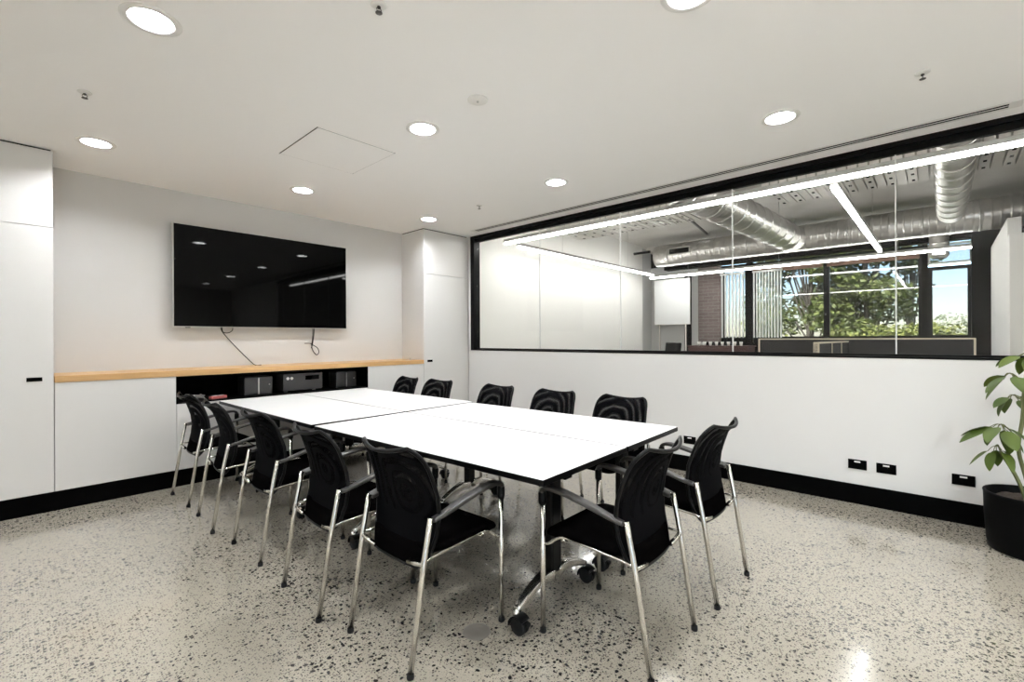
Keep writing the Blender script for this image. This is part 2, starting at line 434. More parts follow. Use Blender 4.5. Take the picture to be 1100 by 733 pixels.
# ------------------------------------------------------------------ joinery on the back wall
ZB = .148
def pull(par, x, z):
    p = obj('pull', bx(x - .042, x + .042, YC - .0035, YC - .0002, z - .015, z + .015, bev=.0015), 'black', par, label='recessed black finger pull')
    return p
def tall_cabinet(x0, x1, label, px):
    t = thing('tall_cabinet', label, 'cabinet', (0, 0, 0), 0, 'white tall cabinets')
    zt = ZC - .014
    obj('carcass', bx(x0 + .001, x1 - .001, YC + .02, YW - .001, ZB, zt, bev=.001), 'cabinet', t)
    d = obj('door', bx(x0 + .002, x1 - .002, YC, YC + .019, ZB + .002, 2.161, bev=.0012), 'cabinet', t)
    pull(d, px, 1.012)
    obj('upper_door', bx(x0 + .002, x1 - .002, YC, YC + .019, 2.165, zt, bev=.0012), 'cabinet', t)
    obj('shadow_batten', bx(x0 + .012, x1 - .012, YC + .018, YW - .001, zt, ZC - .0005), 'dark_slot', t)
    return t
tall_cabinet(-.53, .246, 'white tall cabinet with black finger pull at the left edge of the television wall', .141)
t = tall_cabinet(-1.31, -.534, 'white tall cabinet beyond the left edge of the view', -.65)
tall_cabinet(3.703, XW - .016, 'white narrow tall cabinet in the corner beside the glazing', 3.80)
def low_cab(x0, x1, label):
    t = thing('low_cabinet', label, 'cabinet', (0, 0, 0), 0, 'white low cabinets under the benchtop')
    obj('carcass', bx(x0 + .001, x1 - .001, YC + .02, YW - .001, ZB, .979), 'cabinet', t)
    obj('door', bx(x0 + .002, x1 - .002, YC + .001, YC + .019, ZB + .002, .977, bev=.0012), 'cabinet', t)
low_cab(.247, 1.018, 'white low cabinet left of the black niche under the timber benchtop')
low_cab(2.894, 3.702, 'white low cabinet right of the black niche under the timber benchtop')
t = thing('niche_cabinet', 'middle low cabinet with an open black equipment niche under the benchtop', 'cabinet')
NZ = .745
obj('carcass', bx(1.019, 2.893, YC + .02, YW - .001, ZB, NZ - .018), 'cabinet', t)
for k in range(3):
    a = 1.02 + k * .6237; obj('door', bx(a + .002, a + .6217, YC + .001, YC + .019, ZB + .002, NZ - .012, bev=.0012), 'cabinet', t)
b = NB(); box(b, 1.019, 2.893, YC + .001, YW - .02, NZ - .012, NZ); box(b, 1.019, 1.032, YC + .001, YW - .02, NZ, .979); box(b, 2.880, 2.893, YC + .001, YW - .02, NZ, .979)
box(b, 1.032, 2.880, YW - .06, YW - .02, NZ, .979); box(b, 1.032, 2.880, YC + .001, YW - .06, .968, .979)
obj('niche_lining', b, 'black', t)
tag(obj('benchtop', bx(.248, 3.702, YC - .004, YW - .001, .980, 1.030, bev=.002), 'oak'), 'long oak timber benchtop running across the low cabinets', 'benchtop')

# equipment in the niche
def mediabox(x0, x1, y0, z1, label):
    t = thing('media_box', label, 'electronics', ((x0 + x1) / 2, y0, NZ), 0, 'twin black boxes in the niche'); w = (x1 - x0) / 2
    for a, b_ in ((-w, -.006), (.006, w)): obj('housing', bx(a, b_, 0, .2, 0, z1 - NZ, bev=.006), 'grey_box', t)
    obj('divider', bx(-.005, .005, -.002, .1, .006, z1 - NZ - .008), 'steel', t)
    o = NB(); lathe(o, [(0, -.006), (.006, -.005), (.008, 0)], (w - .03, 0, .10), n=10, axis='Y'); obj('knob', o, 'steel', t)
mediabox(1.60, 1.865, 5.09, .925, 'pair of charcoal boxes in the niche left of the receiver')
mediabox(2.575, 2.82, 5.12, .925, 'pair of charcoal boxes at the right end of the niche')
t = thing('av_receiver', 'wide black receiver with two white lights in the middle of the niche', 'electronics', (2.18, 5.08, NZ))
obj('housing', bx(-.21, .21, 0, .26, .012, .195, bev=.005), 'grey_box', t)
obj('display', bx(.02, .17, -.002, .002, .12, .165), 'screen', t)
for x in (-.165, -.125):
    b = NB(); lathe(b, [(0, -.008), (.013, -.008), (.016, 0)], (x, 0, .145), n=14, axis='Y'); obj('knob', b, 'white_plastic', t)
for x in (-.17, .13):
    b = NB(); lathe(b, [(0, 0), (.018, 0), (.018, .012), (0, .012)], (x, .04, 0), n=12); obj('foot', b, 'steel', t)
def wiggle(n, c, sx, sy, z0, z1, seed):
    r = random.Random(seed); return [(c[0] + r.uniform(-sx, sx), c[1] + r.uniform(-sy, sy), r.uniform(z0, z1)) for _ in range(n)]
b = NB()
for k in range(4): tube(b, wiggle(7, (1.17, 5.07), .10, .05, NZ + .006, NZ + .06, k), .004, 6, 5)
tag(obj('cable_tangle', b, 'steel'), 'tangle of silver cables at the left end of the niche', 'cable')
t = thing('remote_control', 'small faded red and white gadget on the niche floor', 'gadget', (1.36, 5.05, NZ), .3)
obj('case', bx(-.075, .075, -.025, .025, 0, .028, bev=.007), 'red', t)
obj('button', bx(-.05, -.01, -.014, .014, .028, .031), 'white_plastic', t); obj('button', bx(.01, .05, -.014, .014, .028, .031), 'white_plastic', t)

# television
t = thing('television', 'large black wall-mounted flat television with thin silver edge', 'television', (1.965, 5.40, 1.932))
W, H_ = .885, .502
obj('casing', bx(-W + .004, W - .004, .012, .05, -H_ + .004, H_ - .004, bev=.004), 'plastic', t)
b = NB(); e = .007
box(b, -W, W, -.002, .03, H_ - e, H_); box(b, -W, W, -.002, .03, -H_, -H_ + e); box(b, -W, -W + e, -.002, .03, -H_ + e, H_ - e); box(b, W - e, W, -.002, .03, -H_ + e, H_ - e)
obj('bezel', b, 'tv_edge', t)
obj('screen', bx(-W + e, W - e, 0, .011, -H_ + e, H_ - e), 'screen', t)
obj('wall_bracket', bx(-.3, .3, .05, YW - 5.40 - .001, -.2, .2), 'black', t)
obj('status_light', bx(-W + .10, -W + .14, -.001, .01, -H_ - .008, -H_), 'plastic', t)
b = NB(); tube(b, [(1.50, 5.445, 1.45), (1.505, 5.46, 1.40), (1.57, 5.466, 1.31), (1.67, 5.462, 1.19), (1.75, 5.43, 1.09), (1.79, 5.36, 1.0345), (1.84, 5.33, 1.034)], .0042, 8, 6)
tube(b, [(1.505, 5.45, 1.44), (1.515, 5.45, 1.385), (1.56, 5.45, 1.375), (1.60, 5.45, 1.40), (1.605, 5.45, 1.445)], .004, 8, 6)
tag(obj('power_cable', b, 'plastic'), 'thin dark cable running from under the television down to the benchtop', 'cable')
b = NB(); tube(b, [(2.45, 5.45, 1.45), (2.452, 5.455, 1.36), (2.445, 5.46, 1.27), (2.44, 5.46, 1.22), (2.46, 5.46, 1.16), (2.50, 5.46, 1.12), (2.525, 5.46, 1.15), (2.51, 5.46, 1.20), (2.46, 5.46, 1.235), (2.43, 5.46, 1.25)], .0045, 8, 6)
tube(b, [(2.47, 5.455, 1.45), (2.465, 5.46, 1.35), (2.45, 5.46, 1.25), (2.435, 5.46, 1.20)], .0045, 8, 5); tube(b, [(2.44, 5.465, 1.255), (2.40, 5.465, 1.258), (2.36, 5.465, 1.258)], .004, 6)
tag(obj('coiled_cable', b, 'plastic'), 'short black cable tied in a loop hanging under the television', 'cable')
b = NB(); lathe(b, [(0, 0), (.008, 0), (.008, .03), (.004, .036), (0, .036)], (3.52, 5.02, 1.030), n=12); box(b, 3.45, 3.53, 5.01, 5.03, 1.030, 1.036)
tag(obj('cable_plug', b, 'steel'), 'tiny plug standing on the right end of the benchtop', 'plug')

# power outlets on the low wall
def outlet(y, z, label):
    t = thing('power_outlet', label, 'power outlet', (XW, y, z), 0, 'black power outlets on the low wall')
    obj('plate', bx(-.009, -.0005, -.059, .059, -.037, .037, bev=.0025), 'black', t)
    obj('switch', bx(-.0115, -.009, -.019, .019, .016, .027, bev=.001), 'white_plastic', t)
    for s in (-1, 1):
        k = NB(); box(k, -.0098, -.009, s * .032 - .003, s * .032 + .003, -.012, -.002); obj('socket', k, 'dark_slot', t)
outlet(.484, .306, 'black double outlet, first of the adjacent pair on the white wall')
outlet(.308, .304, 'black double outlet, second of the adjacent pair, nearer the plant')
outlet(-.111, .303, 'black double outlet standing alone beside the plant pot')
outlet(1.80, .306, 'black outlet half hidden behind the nearest end chair back')
b = NB(); lathe(b, [(0, 0), (.062, 0), (.062, .0015), (.054, .0025), (.050, .0012), (.018, .0012), (.016, .002), (0, .002)], (1.41, 1.52, 0), n=32)
tag(obj('floor_cap', b, 'cap'), 'small round metal cap set in the floor under the nearest left chair', 'floor cap')

# ------------------------------------------------------------------ tables
def make_table(W, L, label, loc, rz, ia=.215, ib=.33):
    t = thing('folding_table', label, 'table', loc, rz, 'white folding tables pushed together')
    b = NB(); box(b, .0, W, 0, L, .706, .732, bev=.003); obj('edge', b, 'black_frame', None).parent = t
    obj('tabletop', bx(.004, W - .004, .004, L - .004, .7322, .7335), 'table', t)
    cx = W / 2
    b = NB(); box(b, cx - .03, cx + .03, .12, L - .12, .63, .675, bev=.004); obj('beam', b, 'black_frame', t)
    for y in (ia, L - ib):
        b = NB(); box(b, .10, W - .10, y - .025, y + .025, .670, .706, bev=.004); box(b, cx - .05, cx + .05, y - .055, y + .055, .62, .69, bev=.006)
        obj('bracket', b, 'black_frame', t)
        obj('column', bx(cx - .042, cx + .042, y - .025, y + .025, .16, .66, bev=.012, seg=3), 'black_frame', t)
        for s in (-1, 1):
            p = [(cx + s * .02, y, .155), (cx + s * .09, y, .163), (cx + s * .19, y, .138), (cx + s * .285, y, .098)]
            P = catmull(p, 6); b = NB()
            sweep(b, P, lambda k: rrect(.062 - .026 * k, .052 - .024 * k, .010), (0, 0, 1))
            lathe(b, [(0, .105), (.016, .105), (.016, .065), (0, .065)], (cx + s * .285, y, 0), n=14)
            f = obj('foot', b, 'alu', t)
            cb = NB(); cx_ = cx + s * .285; off = .02
            lathe(cb, [(0, -.024), (.030, -.024), (.038, -.018), (.038, -.006), (.034, -.004), (.034, .004), (.038, .006), (.038, .018), (.030, .024), (0, .024)], (cx_ + .0, y - off, .038), n=24, axis='X')
            c = obj('caster', cb, 'rubber', t)
            hb = NB(); P = [(cx_, y - off + .044 * math.cos(a), .038 + .044 * math.sin(a)) for a in [PI * k / 8 * .8 - .1 for k in range(9)]]
            sweep(hb, P, rrect(.056, .006, .002), (0, 0, 1)); box(hb, cx_ - .012, cx_ + .012, y - off - .052, y - off - .038, .05, .064)
            obj('hood', hb, 'plastic', c)
    return t
A1, A2 = math.radians(2.6), math.radians(1.0)
make_table(.742, 1.86, 'white-topped folding table at the near left of the four, closest to the camera', (1.450, 1.170, 0), A1)
e1 = Vector((math.cos(A1), math.sin(A1), 0)); P = Vector((1.450, 1.170, 0)) + e1 * .7495
make_table(.70, 1.86, 'white-topped folding table at the near right of the four, by the glazed wall', P, A1)
make_table(.742, 1.86, 'white-topped folding table at the far left, pushed against the black niche', (1.372, 3.088, 0), A2, .365, .32)
e2 = Vector((math.cos(A2), math.sin(A2), 0)); P = Vector((1.372, 3.088, 0)) + e2 * .7485
make_table(.74, 1.84, 'white-topped folding table at the far right, below the narrow tall cabinet', P, A2, .32, .32)

# ------------------------------------------------------------------ chairs
def back_y(z):
    T = [(.36, .070), (.42, .094), (.50, .112), (.58, .116), (.65, .104), (.72, .083), (.78, .060), (.82, .038), (.85, .012), (.875, -.012)]
    for (a, ya), (b_, yb) in zip(T, T[1:]):
        if z <= b_:
            k = (z - a) / (b_ - a); return ya + (yb - ya) * k
    return T[-1][1]
def back_w(z):
    T = [(.36, .135), (.385, .165), (.42, .190), (.48, .208), (.56, .217), (.66, .219), (.76, .213), (.81, .205), (.835, .196), (.85, .184), (.858, .172), (.864, .155)]
    for (a, wa), (b_, wb) in zip(T, T[1:]):
        if z <= b_: return wa + (wb - wa) * (z - a) / (b_ - a)
    return T[-1][1]
ZR = [.372, .39, .42, .46, .50, .54, .58, .62, .66, .70, .74, .78, .81, .83, .845, .855, .864]
def back_pt(s, z, off=0.):
    w_ = back_w(z); x = s * w_
    top = max(0., (z - .70) / .164) ** 2
    zz = z - .020 * (1 - s * s) * top
    y = back_y(z) + .034 * s * s * (.35 + .65 * min(1, (z - .36) / .3)) - .006 * (1 - s * s) * top
    return Vector((x, y + off, zz))

def make_chair(label):
    t = thing('meeting_chair', label, 'chair', group='black mesh-back chairs around the table')
    # legs
    for s in (-1, 1):
        b = NB(); tube(b, [(s * .235, .500, .012), (s * .235, .500, .30), (s * .235, .500, .60)], .0115, 14)
        l = obj('leg', b, 'chrome', t)
        b = NB(); lathe(b, [(0, 0), (.0135, 0), (.0145, .006), (.0135, .020), (.0115, .021)], (s * .235, .500, 0), n=14); obj('foot_cap', b, 'rubber', l)
        b = NB(); tube(b, [(s * .218, .002, .012), (s * .221, .066, .42), (s * .222, .088, .53), (s * .222, .100, .588)], .0115, 14)
        l = obj('leg', b, 'chrome', t)
        b = NB(); lathe(b, [(0, 0), (.0135, 0), (.0145, .006), (.0135, .020), (.0115, .021)], (s * .218, .002, 0), n=14); obj('foot_cap', b, 'rubber', l)
        # seat side rail: leaves the front leg low, climbs to the pan and runs back to the rear leg
        b = NB(); tube(b, [(s * .235, .500, .395), (s * .228, .470, .400), (s * .220, .430, .430), (s * .214, .38, .440), (s * .212, .25, .432), (s * .214, .12, .424), (s * .221, .068, .420)], .0075, 8, 5)
        obj('seat_rail', b, 'chrome', t)
        # bracket from the rear leg to the back shell
        b = NB(); sweep(b, [(s * .226, .066, .415), (s * .17, .064, .405), (s * .118, .068, .396)], rrect(.020, .016, .005), (0, 0, 1))
        obj('bracket', b, 'chrome', t)
        # armrest
        b = NB(); p = [(s * .235, .500, .585), (s * .235, .500, .606), (s * .235, .497, .628), (s * .235, .480, .643), (s * .235, .44, .647), (s * .234, .36, .637), (s * .232, .25, .613), (s * .228, .16, .588), (s * .224, .108, .577)]
        P = catmull(p, 5)
        sweep(b, P, lambda k: rrect(.030 + .018 * min(1, max(0, (k - .2) / .25)) - .010 * max(0, k - .8) * 5, .028 - .010 * min(1, k / .35), .006), (0, 1, .6))
        a = obj('armrest', b, 'arm', t)
        b = NB(); lathe(b, [(.0115, 0), (.0165, 0), (.018, .01), (.018, .05), (.012, .056)], (s * .235, .500, .568), n=16); obj('arm_sleeve', b, 'plastic', a)
    # seat cushion
    def ring(ins, z, drop):
        w_, y0, y1, r = .222 - ins, .105 + ins, .525 - ins, .075 - ins * .4; out = []
        for cx, cy, a0 in ((w_ - r, y1 - r, 0), (-w_ + r, y1 - r, PI / 2), (-w_ + r, y0 + r, PI), (w_ - r, y0 + r, 1.5 * PI)):
            for k in range(7):
                a_ = a0 + PI / 2 * k / 6; x, y = cx + r * math.cos(a_), cy + r * math.sin(a_)
                q = max(0, (y - .38) / .14)
                out.append((x, y, z - drop * q * q + .006 * (abs(x) / .22) ** 2))
        return out
    b = NB(); loft(b, [ring(.05, .425, .012), ring(.012, .426, .02), ring(.002, .436, .024), ring(.0, .448, .028), ring(.006, .462, .030), ring(.03, .469, .028), ring(.09, .468, .024), ring(.15, .464, .018)])
    obj('seat', b, 'fabric', t)
    b = NB(); box(b, -.17, .17, .13, .44, .408, .428, bev=.006); obj('seat_pan', b, 'plastic', t)
    b = NB(); tube(b, [(-.214, .40, .438), (-.20, .40, .418), (0, .40, .414), (.20, .40, .418), (.214, .40, .438)], .007, 8, 4); obj('stretcher', b, 'chrome', t)
    # back
    NS = 16; b = NB(); grid = {}
    for o_ in (0, 1):
        for i, z in enumerate(ZR):
            for j in range(NS + 1):
                grid[o_, i, j] = b.verts.new(back_pt((-1 + 2 * j / NS) * .985, z, .009 * o_))
    for o_ in (0, 1):
        for i in range(len(ZR) - 1):
            for j in range(NS):
                f = b.faces.new((grid[o_, i, j], grid[o_, i, j + 1], grid[o_, i + 1, j + 1], grid[o_, i + 1, j])); f.smooth = True
    obj('backrest', b, 'mesh', t)
    # rim and lower shell
    b = NB(); loop = [back_pt(-1, z, .0045) for z in ZR] + [back_pt(-1 + 2 * j / 14, ZR[-1], .0045) for j in range(1, 14)] + [back_pt(1, z, .0045) for z in reversed(ZR)] + [back_pt(1 - 2 * j / 10, ZR[0], .0045) for j in range(1, 10)]
    sweep(b, loop, circ(.0085, 8), (0, 1, 0), closed=True)
    obj('back_frame', b, 'plastic', t)
    b = NB(); rows = [z for z in ZR if z <= .46]; gr = {}
    for o_ in (0, 1):
        for i, z in enumerate(rows):
            for j in range(NS + 1):
                gr[o_, i, j] = b.verts.new(back_pt((-1 + 2 * j / NS) * .98, z, -.003 if o_ == 0 else .012))
    for o_ in (0, 1):
        for i in range(len(rows) - 1):
            for j in range(NS):
                f = b.faces.new((gr[o_, i, j], gr[o_, i, j + 1], gr[o_, i + 1, j + 1], gr[o_, i + 1, j])); f.smooth = True
    for i in range(len(rows) - 1):
        for j in (0, NS): b.faces.new((gr[0, i, j], gr[0, i + 1, j], gr[1, i + 1, j], gr[1, i, j]))
    for j in range(NS):
        for i in (0, len(rows) - 1): b.faces.new((gr[0, i, j], gr[0, i, j + 1], gr[1, i, j + 1], gr[1, i, j]))
    obj('back_shell', b, 'fabric', t)
    return t

first = make_chair('black mesh-back chair nearest the camera on the left side of the table')
Lx = lambda s: s
# left side: facing +X  (local +Y -> +X  => rz = -90 deg)
first.location = (1.036, 1.716, 0); first.rotation_euler = (0, 0, -PI / 2 + math.radians(1.5))
dup(first, (.976, 2.33, 0), -PI / 2 + math.radians(-2), 'black mesh-back chair second from the camera on the left side of the table')
dup(first, (.980, 3.102, 0), -PI / 2 + math.radians(1), 'black mesh-back chair third along the left side, the middle one of five')
dup(first, (.944, 3.823, 0), -PI / 2 + math.radians(-3), 'black mesh-back chair fourth along the left side, second from the television wall')
dup(first, (.948, 4.535, 0), -PI / 2 + math.radians(2), 'black mesh-back chair on the left side closest to the television wall')
# near end: facing +Y
dup(first, (1.852, .806, 0), math.radians(1.0), 'black mesh-back chair at the near table end, beside the bare table corner')
dup(first, (2.52, .787, 0), math.radians(-1.0), 'black mesh-back chair at the near table end, on the glazed wall side')
# right side: facing -X
dup(first, (3.185, 1.755, 0), PI / 2 + math.radians(-1), 'black mesh-back chair across the table nearest the camera, its mesh rippled')
dup(first, (3.185, 2.385, 0), PI / 2 + math.radians(1), 'black mesh-back chair second from the near end across the table')
dup(first, (3.185, 3.055, 0), PI / 2 + math.radians(-1), 'black mesh-back chair in the middle of the five across the table')
dup(first, (3.185, 3.935, 0), PI / 2 + math.radians(3), 'black mesh-back chair across the table in front of the narrow tall cabinet')
dup(first, (3.185, 4.50, 0), PI / 2 + math.radians(-3), 'black mesh-back chair across the table farthest away, closest to the low cabinet')

# ------------------------------------------------------------------ potted plant
t = thing('potted_plant', 'green broad-leaved plant in a black round pot by the low wall', 'plant', (4.155, -.392, 0))
b = NB(); lathe(b, [(0, 0), (.168, 0), (.182, .006), (.190, .05), (.199, .20), (.203, .335), (.206, .345), (.203, .352), (.194, .352), (.191, .345), (.189, .30), (0, .30)], n=48); obj('pot', b, 'pot', t)
b = NB(); lathe(b, [(.19, .296), (.16, .312), (.10, .318), (.04, .322), (0, .322)], n=32)
rs = random.Random(3)
for v in b.verts: v.co.z += rs.uniform(-.006, .006)
obj('soil', b, 'soil', t)
stem = NB(); leaf = NB(); rl = random.Random(11)
def leaf_blade(bm, base, d, L, Wd, droop, roll=0.):
    """one broad pointed leaf with a folded midrib and a bend"""
    d = Vector(d).normalized(); side = d.cross(Vector((0, 0, 1))).normalized(); up = side.cross(d).normalized()
    side = side * math.cos(roll) + up * math.sin(roll); up = side.cross(d).normalized()
    n = 8; prev = None; p = Vector(base); ang = 0.
    for i in range(n + 1):
        k = i / n; w_ = Wd * (math.sin(PI * min(1, k ** .8 * 1.0)) ** .75) * .5 + .0008
        ddir = d * math.cos(ang) - up * math.sin(ang); nup = up * math.cos(ang) + d * math.sin(ang)
        row = [bm.verts.new(p + side * w_ + nup * w_ * .25), bm.verts.new(p), bm.verts.new(p - side * w_ + nup * w_ * .25)]
        if prev:
            for a in range(2):
                f = bm.faces.new((prev[a], prev[a + 1], row[a + 1], row[a])); f.smooth = True
        prev = row; p = p + ddir * (L / n); ang += droop / n
def spray(tip, n, L, tilt0=.2, phase=0.):
    for i in range(n):
        a = phase + 2 * PI * i / n + rl.uniform(-.2, .2); d = Vector((math.cos(a), math.sin(a), rl.uniform(-1.7, -.25)))
        st = Vector(tip) + d.normalized() * rl.uniform(.03, .06)
        tube(stem, [tip, (Vector(tip) + st) / 2 + Vector((0, 0, .008)), st], .0022, 6, 3)
        leaf_blade(leaf, st, d, L * rl.uniform(.8, 1.15), L * .44, rl.uniform(.1, .6), rl.uniform(-.35, .35))
stems = [[(.0, .0, .31), (.01, .02, .45), (-.01, .05, .62), (.02, .03, .80), (.03, .02, .99), (.02, .0, 1.18)],
         [(.03, -.03, .31), (.06, -.06, .46), (.05, -.12, .63), (.07, -.16, .82), (.06, -.18, 1.0)],
         [(-.03, .02, .31), (-.05, .05, .42), (-.06, .09, .52), (-.06, .13, .60)]]
for s in stems: tube(stem, s, .010, 8, 6)
def petiole(a, b_):
    a, b_ = Vector(a), Vector(b_); tube(stem, [a, (a + b_) / 2 + Vector((0, 0, .02)), b_], .004, 6, 5)
for a, tip, n, L in (((-.01, .05, .66), (-.125, .13, .775), 8, .17), ((.03, .02, .99), (-.085, .09, 1.08), 7, .16),
                     ((.05, -.12, .66), (.13, -.22, .72), 6, .13), ((.07, -.16, .84), (-.04, -.30, .90), 7, .14), ((.02, .0, 1.18), (.02, .0, 1.20), 7, .14),
                     ((.06, -.18, 1.0), (.06, -.18, 1.02), 7, .14), ((-.06, .13, .60), (-.10, .15, .64), 5, .12), ((.02, .02, .88), (.16, .06, .93), 6, .13)):
    petiole(a, tip); spray(tip, n, L, phase=rl.uniform(0, 6))
obj('stem', stem, 'stem', t); obj('foliage', leaf, 'leaf', t)

# ------------------------------------------------------------------ the office beyond the glass
YR = -4.0
struct('floor_office', bx(XW + .1, X2, YR, Y2, -.12, 0), 'carpet', label='pale concrete floor of the office beyond', cat='floor')
struct('ceiling_office', bx(XW + .1, X2 + .25, YR, Y2 + .15, Z2, Z2 + .2), 'slab', label='exposed concrete slab over the office beyond', cat='ceiling')
struct('wall_office_left', bx(XW + .1, 10.45, Y2, Y2 + .14, 0, Z2), 'office_white', label='plain white side wall of the office beyond the glass', cat='wall')
struct('wall_office_corner', bx(10.45, X2 + .2, Y2 + .14, Y2 + .28, 0, Z2), 'grey_wall', label='grey recessed wall at the far corner of the office', cat='wall')
struct('wall_office_right', bx(XW + .1, X2, YR - .14, YR, 0, Z2), 'office_white', label='white side wall of the office out of view', cat='wall')
w = NB(); box(w, X2, X2 + .2, YR, 4.10, 0, 1.27); box(w, X2, X2 + .2, YR, -.42, 1.27, Z2); box(w, X2, X2 + .2, -.42, Y2 + .28, 3.08, Z2)
struct('wall_office_far', w, 'black', label='dark far wall of the office around the windows', cat='wall')
struct('wall_office_brick', bx(X2 - .02, X2 + .2, 3.74, 4.26, 1.2, 2.96), 'brick', label='strip of dull red brick beside the blinds', cat='wall')
w = NB(); box(w, X2, X2 + .2, 4.26, Y2 + .28, 1.27, 3.08); box(w, X2, X2 + .2, 4.10, Y2 + .28, 0, 1.27)
struct('wall_office_panel', w, 'grey_wall', label='pale grey wall panel behind the whiteboard', cat='wall')
struct('beam_office_upper', bx(10.68, X2, YR, Y2, 3.40, Z2), 'slab', label='grey concrete edge beam above the large duct', cat='beam')
struct('beam_office', bx(X2 - .25, X2, -.42, 5.0, 2.96, 3.12), 'black', label='black beam over the far office windows', cat='beam')

def far_window(name, y0, y1, z0, z1, label, fw=.05, mats='black_frame'):
    b = NB(); x0, x1 = X2 + .03, X2 + .11
    box(b, x0, x1, y0, y0 + fw, z0, z1); box(b, x0, x1, y1 - fw, y1, z0, z1); box(b, x0, x1, y0 + fw, y1 - fw, z0, z0 + fw); box(b, x0, x1, y0 + fw, y1 - fw, z1 - fw, z1)
    w_ = struct(name, b, mats, label=label, cat='window')
    obj('pane', bx(X2 + .065, X2 + .073, y0 + fw, y1 - fw, z0 + fw, z1 - fw), 'win_glass', w_)
far_window('window_2', 3.18, 3.74, 1.27, 2.96, 'far office window behind the left run of white slats')
far_window('window_3', 1.70, 3.05, 1.27, 2.96, 'far office window half covered by white slats')
far_window('window_4', .25, 1.70, 1.27, 2.96, 'far office window filled with trees and blue sky')
far_window('window_5', -.40, .17, 1.27, 2.55, 'narrow far office window with pale sky and shrubs', .06)
far_window('window_6', -.40, .17, 2.60, 2.96, 'small high office window above the narrow pane', .03, 'white_metal')
struct('trim_1', bx(X2 - .06, X2 + .16, 3.05, 3.18, 1.2, 2.96), 'black', label='thick black post between the two runs of slats', cat='trim')
struct('trim_2', bx(X2 - .02, X2 + .14, .17, .25, 1.2, 2.96), 'black', label='black post beside the narrow far window', cat='trim')
struct('trim_3', bx(X2 - .30, X2, -.62, -.38, 0, 3.12), 'black', label='dark post at the right end of the far windows', cat='trim')

def blind(y0, y1, n, label):
    t = thing('vertical_blind', label, 'blind', (X2 - .10, (y0 + y1) / 2, 0), 0, 'white vertical blinds')
    obj('headrail', bx(-.03, .03, -(y1 - y0) / 2, (y1 - y0) / 2, 2.72, 2.76), 'white_metal', t)
    for k in range(n):
        y = -(y1 - y0) / 2 + (y1 - y0) * (k + .5) / n
        obj('slat', bx(-.03, .03, y - .009, y + .009, 1.30, 2.72), 'blind_slat', t)
blind(3.20, 3.72, 7, 'run of white vertical slats beside the brick strip')
blind(2.46, 3.04, 10, 'run of white vertical slats right of the thick black post')
for a, b_, l in ((1.75, 3.04, 'rolled brown blind above the window with slats'), (.28, 1.68, 'rolled brown blind above the window of trees')):
    t = thing('roller_blind', l, 'blind', (X2 - .05, (a + b_) / 2, 2.84), 0, 'rolled blinds at the window heads')
    k = NB(); lathe(k, [(0, -(b_ - a) / 2), (.055, -(b_ - a) / 2), (.055, (b_ - a) / 2), (0, (b_ - a) / 2)], n=20, axis='Y'); obj('roll', k, 'brown_blind', t)
    obj('bottom_bar', bx(-.012, .012, -(b_ - a) / 2, (b_ - a) / 2, -.12, -.05), 'brown_blind', t)

t = thing('whiteboard', 'white rectangular board standing in the far left office corner', 'whiteboard', (10.75, 4.72, 1.62))
obj('board', bx(0, .02, -.42, .42, .02, 1.06), 'whiteboard', t)
k = NB(); box(k, -.004, .024, -.435, -.42, 0, 1.08); box(k, -.004, .024, .42, .435, 0, 1.08); box(k, -.004, .024, -.42, .42, 0, .02); box(k, -.004, .024, -.42, .42, 1.06, 1.08); obj('frame', k, 'white_metal', t)
for s in (-1, 1): obj('post', bx(.026, .056, s * .32 - .015, s * .32 + .015, -1.62, 1.0), 'alu', t)
tag(obj('office_door', bx(X2 - .05, X2 - .003, 4.42, 4.58, .002, 2.9, bev=.004), 'black'), 'narrow dark post standing behind the whiteboard', 'post')
bpy.data.objects['office_door'].name = 'dark_post'

# white half-height partition at the right
b = NB(); box(b, 8.1, 8.3, -2.2, -.60, 0, 2.52, bev=.004)
o = struct('wall_office_stub', b, 'office_white', label='white wall stub at the right of the office windows', cat='wall')
b = NB(); box(b, 8.3, 10.85, -.72, -.60, 0, 2.75, bev=.004)
struct('wall_office_return', b, 'office_white', label='white return wall running back towards the far windows', cat='wall')

def screen(loc, rz, L, H, label, posts):
    t = thing('desk_screen', label, 'desk screen', loc, rz, 'black workstation screens')
    obj('panel', bx(0, L, -.018, .018, .25, H - .02), 'screen_fabric', t)
    obj('top_rail', bx(0, L, -.025, .025, H - .02, H), 'trim_wood', t)
    for p in posts: obj('post', bx(p - .012, p + .012, -.026, .026, 0, H - .02), 'trim_wood', t)
screen((9.2, -.36, 0), PI / 2, 2.78, 1.282, 'long black desk screen with pale top rail below the far windows', (.012, 2.768))
screen((6.95, 1.17, 0), math.radians(-1.5), 2.2, 1.238, 'black desk screen with pale timber posts running away from the glass', (.012, .07, .9, 1.6))

